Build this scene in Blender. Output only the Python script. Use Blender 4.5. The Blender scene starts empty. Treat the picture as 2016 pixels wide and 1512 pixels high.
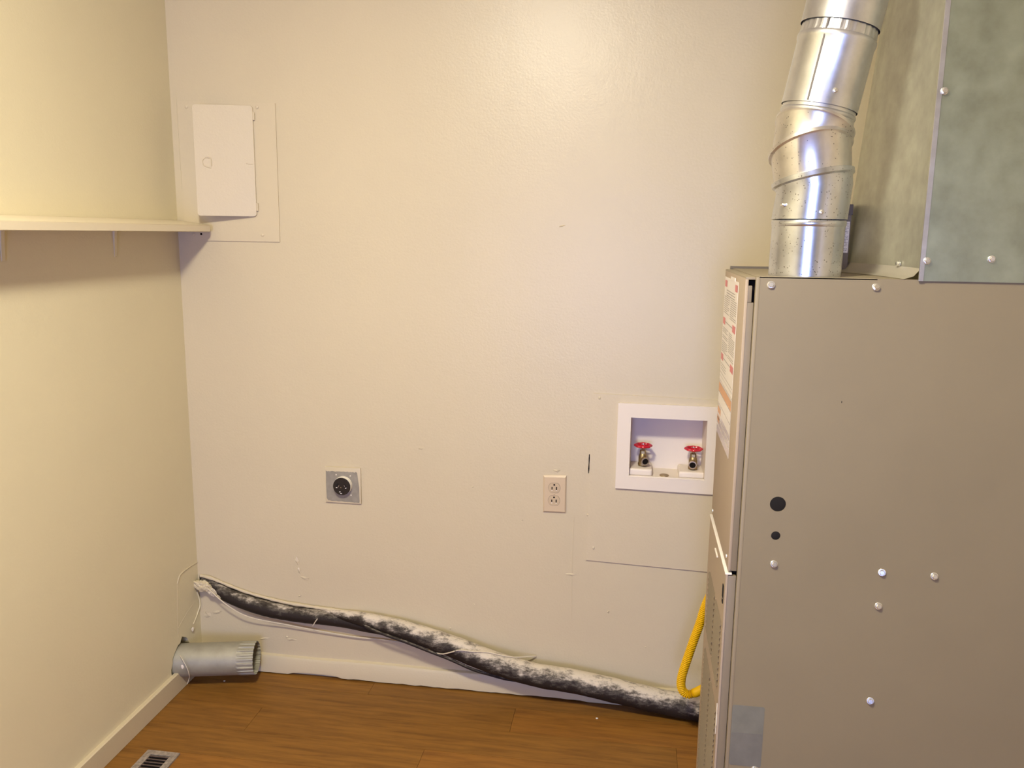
import bpy, bmesh, math, random
from mathutils import Vector, Matrix
random.seed(7)
PI = math.pi
scn = bpy.context.scene
col = scn.collection

# ------------------------------------------------------------------ camera, light, exposure
cam_d = bpy.data.cameras.new('camera')
cam_d.sensor_fit = 'HORIZONTAL'; cam_d.sensor_width = 36.0
cam_d.lens = 36.0 * 1641.1 / 2016.0
cam_d.clip_start = 0.02
cam = bpy.data.objects.new('camera', cam_d); col.objects.link(cam)
CR = Matrix(((0.98921888, -0.03802878, 0.14142071), (0.14591782, 0.17412531, -0.97385233), (0.01240949, 0.98398892, 0.17779712)))
cam.matrix_world = Matrix.Translation((1.357, -2.36, 1.408)) @ CR.to_4x4()
scn.camera = cam

world = bpy.data.worlds.new('world'); scn.world = world
world.use_nodes = True
bg = world.node_tree.nodes['Background']
bg.inputs[0].default_value = (0.60, 0.75, 1.0, 1); bg.inputs[1].default_value = 0.3

def add_light(name, kind, loc, power, color, **kw):
    d = bpy.data.lights.new(name, kind); d.energy = power; d.color = color
    for k, v in kw.items(): setattr(d, k, v)
    o = bpy.data.objects.new(name, d); col.objects.link(o); o.location = loc
    return o
# the ceiling lamp of the room (most of its light leaves downwards), and daylight by the window of the room behind
cl = add_light('ceiling_lamp', 'AREA', (0.96, -1.84, 2.36), 28.0, (1.0, 0.94, 0.78), shape='DISK', size=0.30)
add_light('ceiling_lamp_bulb', 'POINT', (0.96, -1.84, 2.31), 15.0, (1.0, 0.94, 0.78), shadow_soft_size=0.07)
dl = add_light('window_daylight', 'AREA', (1.12, -4.93, 1.00), 46.0, (0.36, 0.45, 1.0), shape='RECTANGLE', size=1.25, size_y=1.25)
dl.rotation_euler = (PI / 2, 0, 0)

vs = scn.view_settings
vs.view_transform = 'Standard'; vs.look = 'None'; vs.gamma = 1.0; vs.use_curve_mapping = False
vs.exposure = 0.88

# ------------------------------------------------------------------ materials
def new_mat(name):
    m = bpy.data.materials.new(name); m.use_nodes = True
    nt = m.node_tree; b = nt.nodes['Principled BSDF']
    return m, nt, b
def N(nt, t, **kw):
    n = nt.nodes.new(t)
    for k, v in kw.items(): setattr(n, k, v)
    return n
def noise(nt, scale, detail=3.0, rough=0.5, vec=None, stretch=None):
    tc = N(nt, 'ShaderNodeTexCoord'); n = N(nt, 'ShaderNodeTexNoise')
    n.inputs['Scale'].default_value = scale; n.inputs['Detail'].default_value = detail; n.inputs['Roughness'].default_value = rough
    src = tc.outputs['Object']
    if stretch:
        mp = N(nt, 'ShaderNodeMapping'); mp.inputs['Scale'].default_value = stretch
        nt.links.new(src, mp.inputs[0]); src = mp.outputs[0]
    nt.links.new(src, n.inputs['Vector'])
    return n
def ramp(nt, src, stops):
    r = N(nt, 'ShaderNodeValToRGB'); e = r.color_ramp.elements
    while len(e) < len(stops): e.new(0.5)
    for x, (p, c) in zip(e, stops):
        x.position = p; x.color = (c[0], c[1], c[2], 1)
    nt.links.new(src, r.inputs[0]); return r
def bump(nt, b, src, strength, dist):
    n = N(nt, 'ShaderNodeBump'); n.inputs['Strength'].default_value = strength; n.inputs['Distance'].default_value = dist
    nt.links.new(src, n.inputs['Height']); nt.links.new(n.outputs[0], b.inputs['Normal']); return n
def simple(name, c, rough=0.5, metal=0.0, bump_s=0.0, bump_scale=200.0, var=0.0, var_scale=6.0, spec=0.5):
    m, nt, b = new_mat(name)
    b.inputs['Base Color'].default_value = (c[0], c[1], c[2], 1); b.inputs['Roughness'].default_value = rough
    b.inputs['Metallic'].default_value = metal; b.inputs['Specular IOR Level'].default_value = spec
    if var:
        n = noise(nt, var_scale, 4.0)
        r = ramp(nt, n.outputs['Fac'], [(0.3, [x * (1 - var) for x in c]), (0.7, [min(1, x * (1 + var)) for x in c])])
        nt.links.new(r.outputs[0], b.inputs['Base Color'])
    if bump_s:
        n2 = noise(nt, bump_scale, 2.0); bump(nt, b, n2.outputs['Fac'], bump_s, 0.002)
    return m

def wall_paint(name, c, rough, spec=0.42):
    m, nt, b = new_mat(name)
    b.inputs['Specular IOR Level'].default_value = spec
    n = noise(nt, 2.2, 4.0, 0.55)
    r = ramp(nt, n.outputs['Fac'], [(0.3, [x * 0.975 for x in c]), (0.7, [x * 1.02 for x in c])])
    nt.links.new(r.outputs[0], b.inputs['Base Color'])
    b.inputs['Roughness'].default_value = rough
    f = noise(nt, 150.0, 2.0, 0.6); g = noise(nt, 14.0, 3.0, 0.5)
    a = N(nt, 'ShaderNodeMath', operation='MULTIPLY_ADD'); a.inputs[1].default_value = 2.2
    nt.links.new(g.outputs['Fac'], a.inputs[0]); nt.links.new(f.outputs['Fac'], a.inputs[2])
    bump(nt, b, a.outputs[0], 0.16, 0.0025)
    return m

PAINT = (0.590, 0.503, 0.340)
M = {}
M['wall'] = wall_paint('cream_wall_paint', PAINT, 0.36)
M['wall_left'] = wall_paint('cream_wall_paint_lit', (0.69, 0.612, 0.412), 0.5)  # back wall's paint, lighter and yellower to stand for the light here
M['trim'] = wall_paint('cream_trim_paint', (0.58, 0.492, 0.33), 0.42)
M['panel'] = wall_paint('cream_panel_paint', (0.600, 0.510, 0.347), 0.4)
M['shelf'] = simple('shelf_white_paint', (0.70, 0.61, 0.44), 0.45, bump_s=0.05)
M['ceiling'] = simple('ceiling_white', (0.80, 0.76, 0.66), 0.8)
M['plaster'] = simple('plaster_crumb', (0.62, 0.54, 0.42), 0.9, bump_s=0.8, bump_scale=120, var=0.25, var_scale=60)
M['dark'] = simple('dark_void', (0.012, 0.009, 0.008), 0.9, spec=0.05)
M['white_plastic'] = simple('white_plastic', (0.76, 0.67, 0.56), 0.40, spec=0.35)
M['ivory'] = simple('ivory_plastic', (0.58, 0.455, 0.30), 0.36, spec=0.35)
M['ivory_face'] = simple('ivory_face', (0.52, 0.405, 0.26), 0.36, spec=0.35)
M['black_plastic'] = simple('black_plastic', (0.014, 0.010, 0.010), 0.25)
M['brass'] = simple('brass', (0.34, 0.25, 0.12), 0.42, metal=0.85, var=0.3, var_scale=90)
M['brass_rim'] = simple('brass_rim', (0.58, 0.48, 0.36), 0.38, metal=0.7)
M['red'] = simple('red_handwheel', (0.55, 0.012, 0.03), 0.3)
M['taupe'] = simple('furnace_paint', (0.232, 0.188, 0.112), 0.5, bump_s=0.03, bump_scale=260, var=0.03)
M['door_paint'] = simple('furnace_door_paint', (0.275, 0.223, 0.142), 0.5, bump_s=0.03, bump_scale=260)
M['taupe_light'] = simple('furnace_return_paint', (0.225, 0.180, 0.118), 0.5)
M['door_front_lit'] = simple('furnace_door_front_lit', (0.40, 0.315, 0.225), 0.55, spec=0.3)  # furnace paint lightened, lamp light on the door front put into its colour
M['louver'] = simple('louver_paint', (0.195, 0.152, 0.102), 0.6, spec=0.25)
M['steel_screw'] = simple('zinc_screw', (0.80, 0.78, 0.72), 0.25, metal=0.9)
M['grey_decal'] = simple('grey_decal', (0.175, 0.170, 0.135), 0.65, var=0.1, var_scale=40)
M['grey_decal_low'] = simple('grey_decal_low', (0.158, 0.150, 0.125), 0.65, var=0.1, var_scale=40)
M['rubber'] = simple('black_rubber', (0.016, 0.014, 0.013), 0.7, spec=0.12)
M['label'] = simple('label_paper', (0.80, 0.74, 0.66), 0.35)
M['label_red'] = simple('label_red', (0.62, 0.15, 0.15), 0.4)
M['label_orange'] = simple('label_orange', (0.66, 0.33, 0.14), 0.4)
M['label_ink'] = simple('label_ink', (0.36, 0.32, 0.29), 0.5)
M['clear_film'] = simple('label_film', (0.60, 0.53, 0.47), 0.22)
M['paper'] = simple('torn_paper', (0.82, 0.78, 0.70), 0.7)
M['yellow'] = simple('yellow_coating', (0.70, 0.41, 0.004), 0.42, spec=0.35)
M['wire'] = simple('cream_wire', (0.62, 0.54, 0.40), 0.5)
M['brown_box'] = simple('brown_box', (0.20, 0.165, 0.135), 0.6)
M['brown_box_dark'] = simple('brown_box_dark', (0.13, 0.11, 0.095), 0.6)
M['register'] = simple('register_metal', (0.34, 0.29, 0.25), 0.45, metal=0.35, var=0.35, var_scale=120)
M['register_dark'] = simple('register_slat', (0.10, 0.07, 0.06), 0.55, var=0.3, var_scale=120)
M['hall'] = simple('dim_room_paint', (0.30, 0.31, 0.26), 0.7)
M['hall_floor'] = simple('dim_room_floor', (0.12, 0.08, 0.05), 0.6)

def galv(name, c, rough, spots=0.0, metal=0.92):
    m, nt, b = new_mat(name)
    b.inputs['Metallic'].default_value = metal
    n = noise(nt, 22.0, 5.0, 0.6)
    r = ramp(nt, n.outputs['Fac'], [(0.3, [x * 0.86 for x in c]), (0.7, [min(1, x * 1.1) for x in c])])
    colr = r.outputs[0]
    if spots:
        v = N(nt, 'ShaderNodeTexVoronoi'); v.inputs['Scale'].default_value = 190.0
        tc = N(nt, 'ShaderNodeTexCoord'); nt.links.new(tc.outputs['Object'], v.inputs['Vector'])
        n2 = noise(nt, 38.0, 2.0)
        lt = N(nt, 'ShaderNodeMath', operation='LESS_THAN'); lt.inputs[1].default_value = 0.20
        gt = N(nt, 'ShaderNodeMath', operation='GREATER_THAN'); gt.inputs[1].default_value = 0.56 - spots * 0.08
        ml = N(nt, 'ShaderNodeMath', operation='MULTIPLY')
        nt.links.new(v.outputs['Distance'], lt.inputs[0]); nt.links.new(n2.outputs['Fac'], gt.inputs[0])
        nt.links.new(lt.outputs[0], ml.inputs[0]); nt.links.new(gt.outputs[0], ml.inputs[1])
        mx = N(nt, 'ShaderNodeMix', data_type='RGBA')
        nt.links.new(ml.outputs[0], mx.inputs[0]); nt.links.new(colr, mx.inputs[6]); mx.inputs[7].default_value = (0.22, 0.21, 0.20, 1)
        colr = mx.outputs[2]
    nt.links.new(colr, b.inputs['Base Color'])
    rr = N(nt, 'ShaderNodeMapRange'); rr.inputs[3].default_value = rough * 0.85; rr.inputs[4].default_value = rough * 1.2
    nt.links.new(n.outputs['Fac'], rr.inputs[0]); nt.links.new(rr.outputs[0], b.inputs['Roughness'])
    g = noise(nt, 5.0, 2.0); bump(nt, b, g.outputs['Fac'], 0.10, 0.004)
    return m
M['galv'] = galv('galvanised_steel', (0.66, 0.66, 0.64), 0.30)
M['galv_spot'] = galv('galvanised_steel_spotted', (0.62, 0.64, 0.66), 0.24, spots=1.0)
M['galv_gore'] = galv('galvanised_steel_warm', (0.70, 0.67, 0.61), 0.30, spots=0.3)
M['galv_duct_shaded'] = galv('duct_sheet_metal_shaded', (0.38, 0.41, 0.28), 0.42)  # same sheet as the left panel, darkened for its dim reflections
M['galv_duct_lit'] = galv('duct_sheet_metal_lit', (0.95, 0.93, 0.75), 0.42, metal=0.65)  # same sheet again, lightened for the bright reflections on the left panel
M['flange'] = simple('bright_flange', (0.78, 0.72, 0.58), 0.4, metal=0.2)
M['galv_dull'] = galv('dull_vent_metal', (0.37, 0.345, 0.265), 0.55, metal=0.4)

def hose_mat(name, thresh):
    m, nt, b = new_mat(name)
    geo = N(nt, 'ShaderNodeNewGeometry'); sx = N(nt, 'ShaderNodeSeparateXYZ'); nt.links.new(geo.outputs['Normal'], sx.inputs[0])
    n = noise(nt, 34.0, 8.0, 0.78, stretch=(0.55, 1, 1.2))
    a = N(nt, 'ShaderNodeMath', operation='MULTIPLY_ADD'); a.inputs[1].default_value = 0.25
    nt.links.new(sx.outputs[2], a.inputs[0]); nt.links.new(n.outputs['Fac'], a.inputs[2])   # overspray landed from above
    r = ramp(nt, a.outputs[0], [(thresh - 0.12, (0.022, 0.015, 0.011)), (thresh, (0.10, 0.083, 0.064)), (thresh + 0.07, (0.33, 0.285, 0.23)), (thresh + 0.16, (0.62, 0.54, 0.43))])
    nt.links.new(r.outputs[0], b.inputs['Base Color']); b.inputs['Roughness'].default_value = 0.6; b.inputs['Specular IOR Level'].default_value = 0.25
    bump(nt, b, n.outputs['Fac'], 0.35, 0.004)
    return m
M['hose_a'] = hose_mat('black_hose_light_overspray', 0.72)
M['hose_b'] = hose_mat('black_hose_heavy_overspray', 0.59)

def wood_mat(name, c1, c2, off):
    m, nt, b = new_mat(name)
    n = noise(nt, 6.0, 6.0, 0.65, stretch=(0.7, 9.0, 1.0)); n.inputs['Distortion'].default_value = 0.6
    g = noise(nt, 30.0, 4.0, 0.7, stretch=(0.5, 12.0, 1.0))
    a = N(nt, 'ShaderNodeMath', operation='MULTIPLY_ADD'); a.inputs[1].default_value = 0.45
    nt.links.new(g.outputs['Fac'], a.inputs[0]); nt.links.new(n.outputs['Fac'], a.inputs[2])
    r = ramp(nt, a.outputs[0], [(0.45, c1), (0.62, [(p + q) / 2 for p, q in zip(c1, c2)]), (0.85, c2)])
    nt.links.new(r.outputs[0], b.inputs['Base Color']); b.inputs['Roughness'].default_value = 0.5; b.inputs['Specular IOR Level'].default_value = 0.28
    bump(nt, b, a.outputs[0], 0.08, 0.002)
    return m
M['wood1'] = wood_mat('oak_plank', (0.120, 0.046, 0.007), (0.270, 0.122, 0.020), 0)
M['wood2'] = wood_mat('oak_plank_dark', (0.110, 0.043, 0.007), (0.245, 0.110, 0.019), 3)
M['wood3'] = wood_mat('oak_plank_red', (0.125, 0.046, 0.008), (0.275, 0.118, 0.020), 5)

# ------------------------------------------------------------------ mesh helpers
def build(name, bm, mat, parent=None, smooth=False, loc=None):
    me = bpy.data.meshes.new(name)
    bmesh.ops.recalc_face_normals(bm, faces=bm.faces[:])
    bm.to_mesh(me); bm.free()
    me.materials.append(M[mat] if isinstance(mat, str) else mat)
    if smooth:
        for p in me.polygons: p.use_smooth = True
        me.set_sharp_from_angle(angle=math.radians(38))
    o = bpy.data.objects.new(name, me); col.objects.link(o)
    if parent is not None: o.parent = parent
    if loc is not None: o.location = loc
    return o
def tag(o, label=None, cat=None, group=None, kind=None):
    if label: o['label'] = label
    if cat: o['category'] = cat
    if group: o['group'] = group
    if kind: o['kind'] = kind
    return o
def thing(name, label, cat, group=None):
    o = bpy.data.objects.new(name, None); col.objects.link(o); o.empty_display_size = 0.05
    return tag(o, label, cat, group)
def box(bm, lo, hi, bev=0.0, seg=2):
    r = bmesh.ops.create_cube(bm, size=1.0)
    v = r['verts']
    s = [b - a for a, b in zip(lo, hi)]; c = [(a + b) / 2 for a, b in zip(lo, hi)]
    for x in v: x.co = Vector((x.co.x * s[0] + c[0], x.co.y * s[1] + c[1], x.co.z * s[2] + c[2]))
    if bev:
        e = list({e for x in v for e in x.link_edges})
        bmesh.ops.bevel(bm, geom=e, offset=bev, segments=seg, affect='EDGES', profile=0.6)
    return v
def Box(name, lo, hi, mat, parent=None, bev=0.0, seg=2):
    bm = bmesh.new(); box(bm, lo, hi, bev, seg)
    return build(name, bm, mat, parent, smooth=bev > 0)
def basis(n):
    n = Vector(n).normalized()
    a = Vector((1, 0, 0)) if abs(n.x) < 0.9 else Vector((0, 0, 1))
    u = (a - n * a.dot(n)).normalized(); v = n.cross(u)
    return u, v, n
def loft(bm, rings, seg=32, cap0=True, cap1=True, ripple=None):
    """rings: (centre, normal, radius)"""
    prev = None; out = []
    for k, (c, n, r) in enumerate(rings):
        u, v, n = basis(n); c = Vector(c); ring = []
        for i in range(seg):
            t = 2 * PI * i / seg
            rr = r * (1 + (ripple(k, i) if ripple else 0))
            ring.append(bm.verts.new(c + u * (rr * math.cos(t)) + v * (rr * math.sin(t))))
        if prev:
            for i in range(seg):
                bm.faces.new((prev[i], prev[(i + 1) % seg], ring[(i + 1) % seg], ring[i]))
        elif cap0: bm.faces.new(ring[::-1])
        prev = ring; out.append(ring)
    if cap1: bm.faces.new(prev)
    return out
def catmull(pts, per=8):
    """pts: tuples (x,y,z[,r]); returns dense tuples"""
    P = [pts[0]] + list(pts) + [pts[-1]]; out = []
    for i in range(1, len(P) - 2):
        for k in range(per):
            t = k / per; q = []
            for a, b, c, d in zip(P[i - 1], P[i], P[i + 1], P[i + 2]):
                q.append(0.5 * (2 * b + (c - a) * t + (2 * a - 5 * b + 4 * c - d) * t * t + (3 * b - a - 3 * c + d) * t ** 3))
            out.append(tuple(q))
    out.append(tuple(pts[-1])); return out
def tube(bm, pts, r=None, seg=14, per=8, rfun=None):
    d = catmull(pts, per); rings = []
    for i, p in enumerate(d):
        a = Vector(d[max(0, i - 1)][:3]); b = Vector(d[min(len(d) - 1, i + 1)][:3])
        rr = p[3] if r is None else r
        if rfun: rr *= rfun(i)
        rings.append((p[:3], b - a, rr))
    loft(bm, rings, seg)
def plate_with_holes(bm, outer, holes, to3, depth_vec):
    """flat face with holes (2-D loops), thickness along depth_vec"""
    edges = []; loops = []
    for loop in [outer] + holes:
        vs = [bm.verts.new(to3(*p)) for p in loop]
        loops.append(vs)
        for i in range(len(vs)): edges.append(bm.edges.new((vs[i], vs[(i + 1) % len(vs)])))
    bmesh.ops.triangle_fill(bm, use_beauty=True, use_dissolve=False, edges=edges)
    D = Vector(depth_vec)
    fr = bm.faces[:]
    mp = {v: bm.verts.new(v.co + D) for v in bm.verts[:]}
    for f in fr: bm.faces.new([mp[v] for v in reversed(f.verts)])
    for vs in loops:
        for i in range(len(vs)):
            a, b = vs[i], vs[(i + 1) % len(vs)]
            bm.faces.new((a, b, mp[b], mp[a]))
def rrect(x0, x1, z0, z1, r, n=5):
    out = []
    for cx, cz, a0 in ((x1 - r, z1 - r, 0), (x0 + r, z1 - r, 90), (x0 + r, z0 + r, 180), (x1 - r, z0 + r, 270)):
        for k in range(n):
            a = math.radians(a0 + 90 * k / (n - 1)); out.append((cx + r * math.cos(a), cz + r * math.sin(a)))
    return out
def prism(bm, loop3, depth_vec):
    vs = [bm.verts.new(p) for p in loop3]; D = Vector(depth_vec)
    ws = [bm.verts.new(Vector(p) + D) for p in loop3]
    bm.faces.new(vs); bm.faces.new(ws[::-1]); n = len(vs)
    for i in range(n): bm.faces.new((vs[i], vs[(i + 1) % n], ws[(i + 1) % n], ws[i]))
def lathe_y(bm, c, prof, seg=28, nrm=(0, -1, 0)):
    n = Vector(nrm); c = Vector(c)
    loft(bm, [(c + n * h, n, r) for h, r in prof], seg)
_screw = {}
def hex_screw(parent, pos, nrm, r=0.0055, mat='steel_screw', name='screw'):
    key = (round(r, 4), mat)
    if key not in _screw:
        bm = bmesh.new()
        loft(bm, [((0, 0, -0.001), (0, 0, 1), r * 1.35), ((0, 0, 0.0009), (0, 0, 1), r * 1.35), ((0, 0, 0.0014), (0, 0, 1), r * 1.2)], 20)
        loft(bm, [((0, 0, 0.001), (0, 0, 1), r), ((0, 0, 0.0048), (0, 0, 1), r), ((0, 0, 0.0058), (0, 0, 1), r * 0.8)], 6)
        o = build(name, bm, mat); _screw[key] = o.data
        bpy.data.objects.remove(o)
    o = bpy.data.objects.new(name, _screw[key]); col.objects.link(o); o.parent = parent
    o.location = pos; o.rotation_euler = Vector(nrm).to_track_quat('Z', 'Y').to_euler()
    return o
_round = {}
def round_screw(parent, pos, nrm, r, mat, name='screw'):
    key = (r, mat)
    if key not in _round:
        bm = bmesh.new()
        loft(bm, [((0, 0, -0.001), (0, 0, 1), r), ((0, 0, r * 0.35), (0, 0, 1), r * 0.95), ((0, 0, r * 0.6), (0, 0, 1), r * 0.6)], 14)
        o = build(name, bm, mat, smooth=True); _round[key] = o.data
        bpy.data.objects.remove(o)
    o = bpy.data.objects.new(name, _round[key]); col.objects.link(o); o.parent = parent
    o.location = pos; o.rotation_euler = Vector(nrm).to_track_quat('Z', 'Y').to_euler()
    return o

# ------------------------------------------------------------------ the room
XR, YF, H = 2.75, -3.05, 2.44
# back wall, with the cut along the hose and the opening of the washer box
slot = [(0.004, 0.312), (0.045, 0.307), (0.085, 0.293), (0.147, 0.272), (0.21, 0.256), (0.30, 0.242), (0.37, 0.236), (0.433, 0.232), (0.52, 0.228), (0.58, 0.222), (0.66, 0.205),
        (0.66, 0.19), (0.56, 0.186), (0.47, 0.193), (0.37, 0.193), (0.235, 0.203), (0.10, 0.238), (0.04, 0.262), (0.004, 0.272)]
wbox = [(1.359, 0.719), (1.575, 0.719), (1.575, 0.897), (1.359, 0.897)]
bm = bmesh.new()
plate_with_holes(bm, [(-0.12, -0.02), (XR + 0.12, -0.02), (XR + 0.12, H), (-0.12, H)], [slot, wbox], lambda x, z: (x, 0.0, z), (0, 0.115, 0))
box(bm, (-0.12, 0.115, -0.02), (XR + 0.12, 0.13, H))
wall_back = tag(build('wall_back', bm, 'wall'), kind='structure')
# left wall, with the ragged hole of the dryer vent
hole = []
for i in range(30):
    t = 2 * PI * i / 30
    r = 0.0565 + random.uniform(-0.0025, 0.0025)
    y, z = -0.120 + r * 1.0 * math.cos(t), 0.087 + r * math.sin(t)
    if math.sin(t) > 0.6 and math.cos(t) > -0.1: z += 0.014 * (math.sin(t) - 0.6) / 0.4
    if math.sin(t) < 0.1 and math.cos(t) < -0.3: y -= 0.008; z -= 0.004
    hole.append((y, z))
bm = bmesh.new()
plate_with_holes(bm, [(YF - 0.1, -0.02), (0.0, -0.02), (0.0, H), (YF - 0.1, H)], [hole], lambda y, z: (0.0, y, z), (-0.10, 0, 0))
box(bm, (-0.12, YF - 0.1, -0.02), (-0.10, 0.0, H))
wall_left = tag(build('wall_left', bm, 'wall_left'), kind='structure')
tag(Box('wall_right', (XR, YF - 0.1, -0.02), (XR + 0.12, 0.0, H), 'wall'), kind='structure')
bm = bmesh.new()      # wall behind the photographer: a wide opening to the next room
plate_with_holes(bm, [(0.0, 0.0), (0.22, 0.0), (0.22, 2.06), (2.45, 2.06), (2.45, 0.0), (XR, 0.0), (XR, H), (0.0, H)], [], lambda x, z: (x, YF, z), (0, -0.1, 0))
tag(build('wall_front', bm, 'wall'), kind='structure')
YH = -5.0             # the dim room behind
tag(Box('wall_hall_left', (-1.0, YH, -0.02), (-0.9, YF - 0.1, H), 'hall'), kind='structure')
tag(Box('wall_hall_right', (3.6, YH, -0.02), (3.7, YF - 0.1, H), 'hall'), kind='structure')
tag(Box('wall_hall_back', (-1.0, YH - 0.1, -0.02), (3.7, YH, H), 'hall'), kind='structure')
bm = bmesh.new()
plate_with_holes(bm, [(0.42, 0.30), (1.82, 0.30), (1.82, 1.70), (0.42, 1.70)], [[(0.49, 0.37), (1.75, 0.37), (1.75, 1.63), (0.49, 1.63)]], lambda x, z: (x, YH + 0.05, z), (0, -0.05, 0))
tag(build('window_1', bm, 'trim'), kind='structure')
tag(Box('ceiling_hall', (-1.0, YH, H), (3.7, YF - 0.1, H + 0.1), 'hall'), kind='structure')
tag(Box('floor_hall', (-1.0, YH, -0.06), (3.7, YF - 0.1, -0.001), 'hall_floor'), kind='structure')
tag(Box('ceiling', (-0.12, YF - 0.1, H), (XR + 0.12, 0.13, H + 0.1), 'ceiling'), kind='structure')
floor = tag(Box('floor', (-0.12, YF - 0.1, -0.06), (XR + 0.12, 0.13, -0.004), 'dark'), kind='structure')
# planks run along the back wall
PW, row = 0.1215, 0
ytop = -0.004
pmesh = {}
def plank(x0, x1, y0, y1, mat):
    L = round(x1 - x0, 3); W = round(y1 - y0, 4)
    key = (L, W, mat)
    if key not in pmesh:
        bm = bmesh.new(); v = box(bm, (0, 0, -0.006), (L - 0.0008, W - 0.0007, 0.0))
        o = build('plank', bm, mat); pmesh[key] = o.data; bpy.data.objects.remove(o)
    o = bpy.data.objects.new('plank', pmesh[key]); col.objects.link(o); o.parent = floor
    o.location = (x0, y0, random.uniform(-0.0004, 0.0)); return o
y = 0.0
starts = [0.588, 1.05, 0.30, 0.83, 0.12, 0.66, 1.2]
while y > YF - 0.05:
    y0 = max(y - (0.082 if row == 0 else PW), YF - 0.1)
    x = starts[row % 7] - 1.22
    while x < XR:
        x1 = x + 1.22
        mt = ('wood1', 'wood2', 'wood3')[(row * 2 + int(x * 3 + 9)) % 3]
        if row == 0: mt = 'wood2' if x > 0.5 else 'wood1'
        plank(max(x, 0.0), min(x1, XR), y0, y, mt)
        x = x1
    y = y0; row += 1
# baseboards: rough bottom edge on the back one
bm = bmesh.new()
xs = [0.0 + 0.02 * i for i in range(int(XR / 0.02) + 1)]
pts = []
for i, x in enumerate(xs):
    zb = 0.003 + random.uniform(0, 0.003)
    if 0.30 < x < 0.48: zb = 0.008 + 0.004 * math.sin((x - 0.3) * 17)
    if x > 1.25: zb = 0.001
    pts.append((x, zb))
zt = 0.060
ra, rb, rc, rd = [], [], [], []
for x, zb in pts:
    w = 0.0012 * math.sin(x * 13) + random.uniform(-0.0005, 0.0005)
    ra.append(bm.verts.new((x, 0.0, zt + 0.003 + w))); rb.append(bm.verts.new((x, -0.009, zt + w))); rc.append(bm.verts.new((x, -0.013 - random.uniform(0, 0.001), zt - 0.008 + w))); rd.append(bm.verts.new((x, -0.014, zb)))
for i in range(len(xs) - 1):
    for p, q in ((ra, rb), (rb, rc), (rc, rd)): bm.faces.new((p[i], p[i + 1], q[i + 1], q[i]))
tag(build('baseboard_back', bm, 'trim', smooth=True), kind='structure')
bm = bmesh.new()      # left baseboard
prof = [(0.0, 0.0635), (0.010, 0.0635), (0.013, 0.0612), (0.013, 0.001), (0.0, 0.001)]
prism(bm, [(x, -0.012, z) for x, z in prof], (0, YF + 0.012, 0))
bl = tag(build('baseboard_left', bm, 'trim'), kind='structure')

# painted-over patches and paint damage belonging to the walls
def ridge(name, pts, r, mat, parent, seg=6):
    bm = bmesh.new(); tube(bm, pts, r, seg, 4); return build(name, bm, mat, parent, smooth=True)
ridge('patch_edge', [(0.0, -0.002, 0.357), (0.0, -0.05, 0.360), (0.0, -0.098, 0.358), (0.0, -0.113, 0.349), (0.0, -0.121, 0.335)], 0.0026, 'trim', wall_left)
ridge('patch_edge', [(0.0, -0.121, 0.335), (0.0, -0.126, 0.29), (0.0, -0.131, 0.22), (0.0, -0.135, 0.165)], 0.0009, 'trim', wall_left)
ridge('paint_crack', [(0.0, -0.13, 0.195), (0.0, -0.08, 0.218), (0.0, -0.03, 0.232)], 0.0008, 'trim', wall_left)
ridge('paint_crack', [(0.001, -0.012, 0.262), (0.004, -0.004, 0.215), (0.0, -0.02, 0.185), (0.0, -0.045, 0.165)], 0.0022, 'wall_left', wall_left)
def flake(cx, cz, w, h, parent=wall_back, rot=0.0):
    bm = bmesh.new(); n = 9; c = bm.verts.new((cx, -0.0028, cz)); ring = []
    for i in range(n):
        t = 2 * PI * i / n; k = random.uniform(0.7, 1.15)
        dx, dz = w * k * math.cos(t), h * k * math.sin(t)
        ring.append(bm.verts.new((cx + dx * math.cos(rot) - dz * math.sin(rot), 0.0005 - (0.0022 if random.random() < 0.3 else 0), cz + dx * math.sin(rot) + dz * math.cos(rot))))
    for i in range(n): bm.faces.new((c, ring[i], ring[(i + 1) % n]))
    return build('paint_flake', bm, 'wall', parent)
for a in [(0.338, 0.383, 0.006, 0.020, wall_back, 0.3), (0.345, 0.352, 0.007, 0.011, wall_back, 0.2), (0.362, 0.330, 0.020, 0.006, wall_back, -0.2), (0.344, 0.268, 0.006, 0.004), (0.06, 0.19, 0.02, 0.006, wall_back, 0.1),
          (0.028, 0.178, 0.014, 0.012), (0.295, 0.124, 0.006, 0.004), (0.215, 0.112, 0.022, 0.004, wall_back, 0.2), (0.31, 0.118, 0.022, 0.005, wall_back, 0.1), (1.315, 0.295, 0.004, 0.006), (0.905, 0.285, 0.003, 0.003), (1.43, 0.19, 0.004, 0.002),
          (1.05, 0.565, 0.003, 0.003), (0.74, 0.77, 0.008, 0.002), (0.90, 0.66, 0.003, 0.002), (1.15, 1.43, 0.012, 0.002, wall_back, 0.3), (0.83, 0.20, 0.005, 0.004), (1.20, 0.405, 0.018, 0.004), (1.15, 0.724, 0.012, 0.004, wall_back, 0.0)]:
    flake(*a)
ridge('patch_edge', [(1.205, 0.0, 0.585), (1.203, 0.0, 0.42), (1.206, 0.0, 0.26)], 0.0007, 'wall', wall_back)
ridge('patch_edge', [(0.018, 0.0, 1.80), (0.019, 0.0, 1.60), (0.022, 0.0, 1.50), (0.030, 0.0, 1.492), (0.030, 0.0, 1.432)], 0.0012, 'wall', wall_back)
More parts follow.
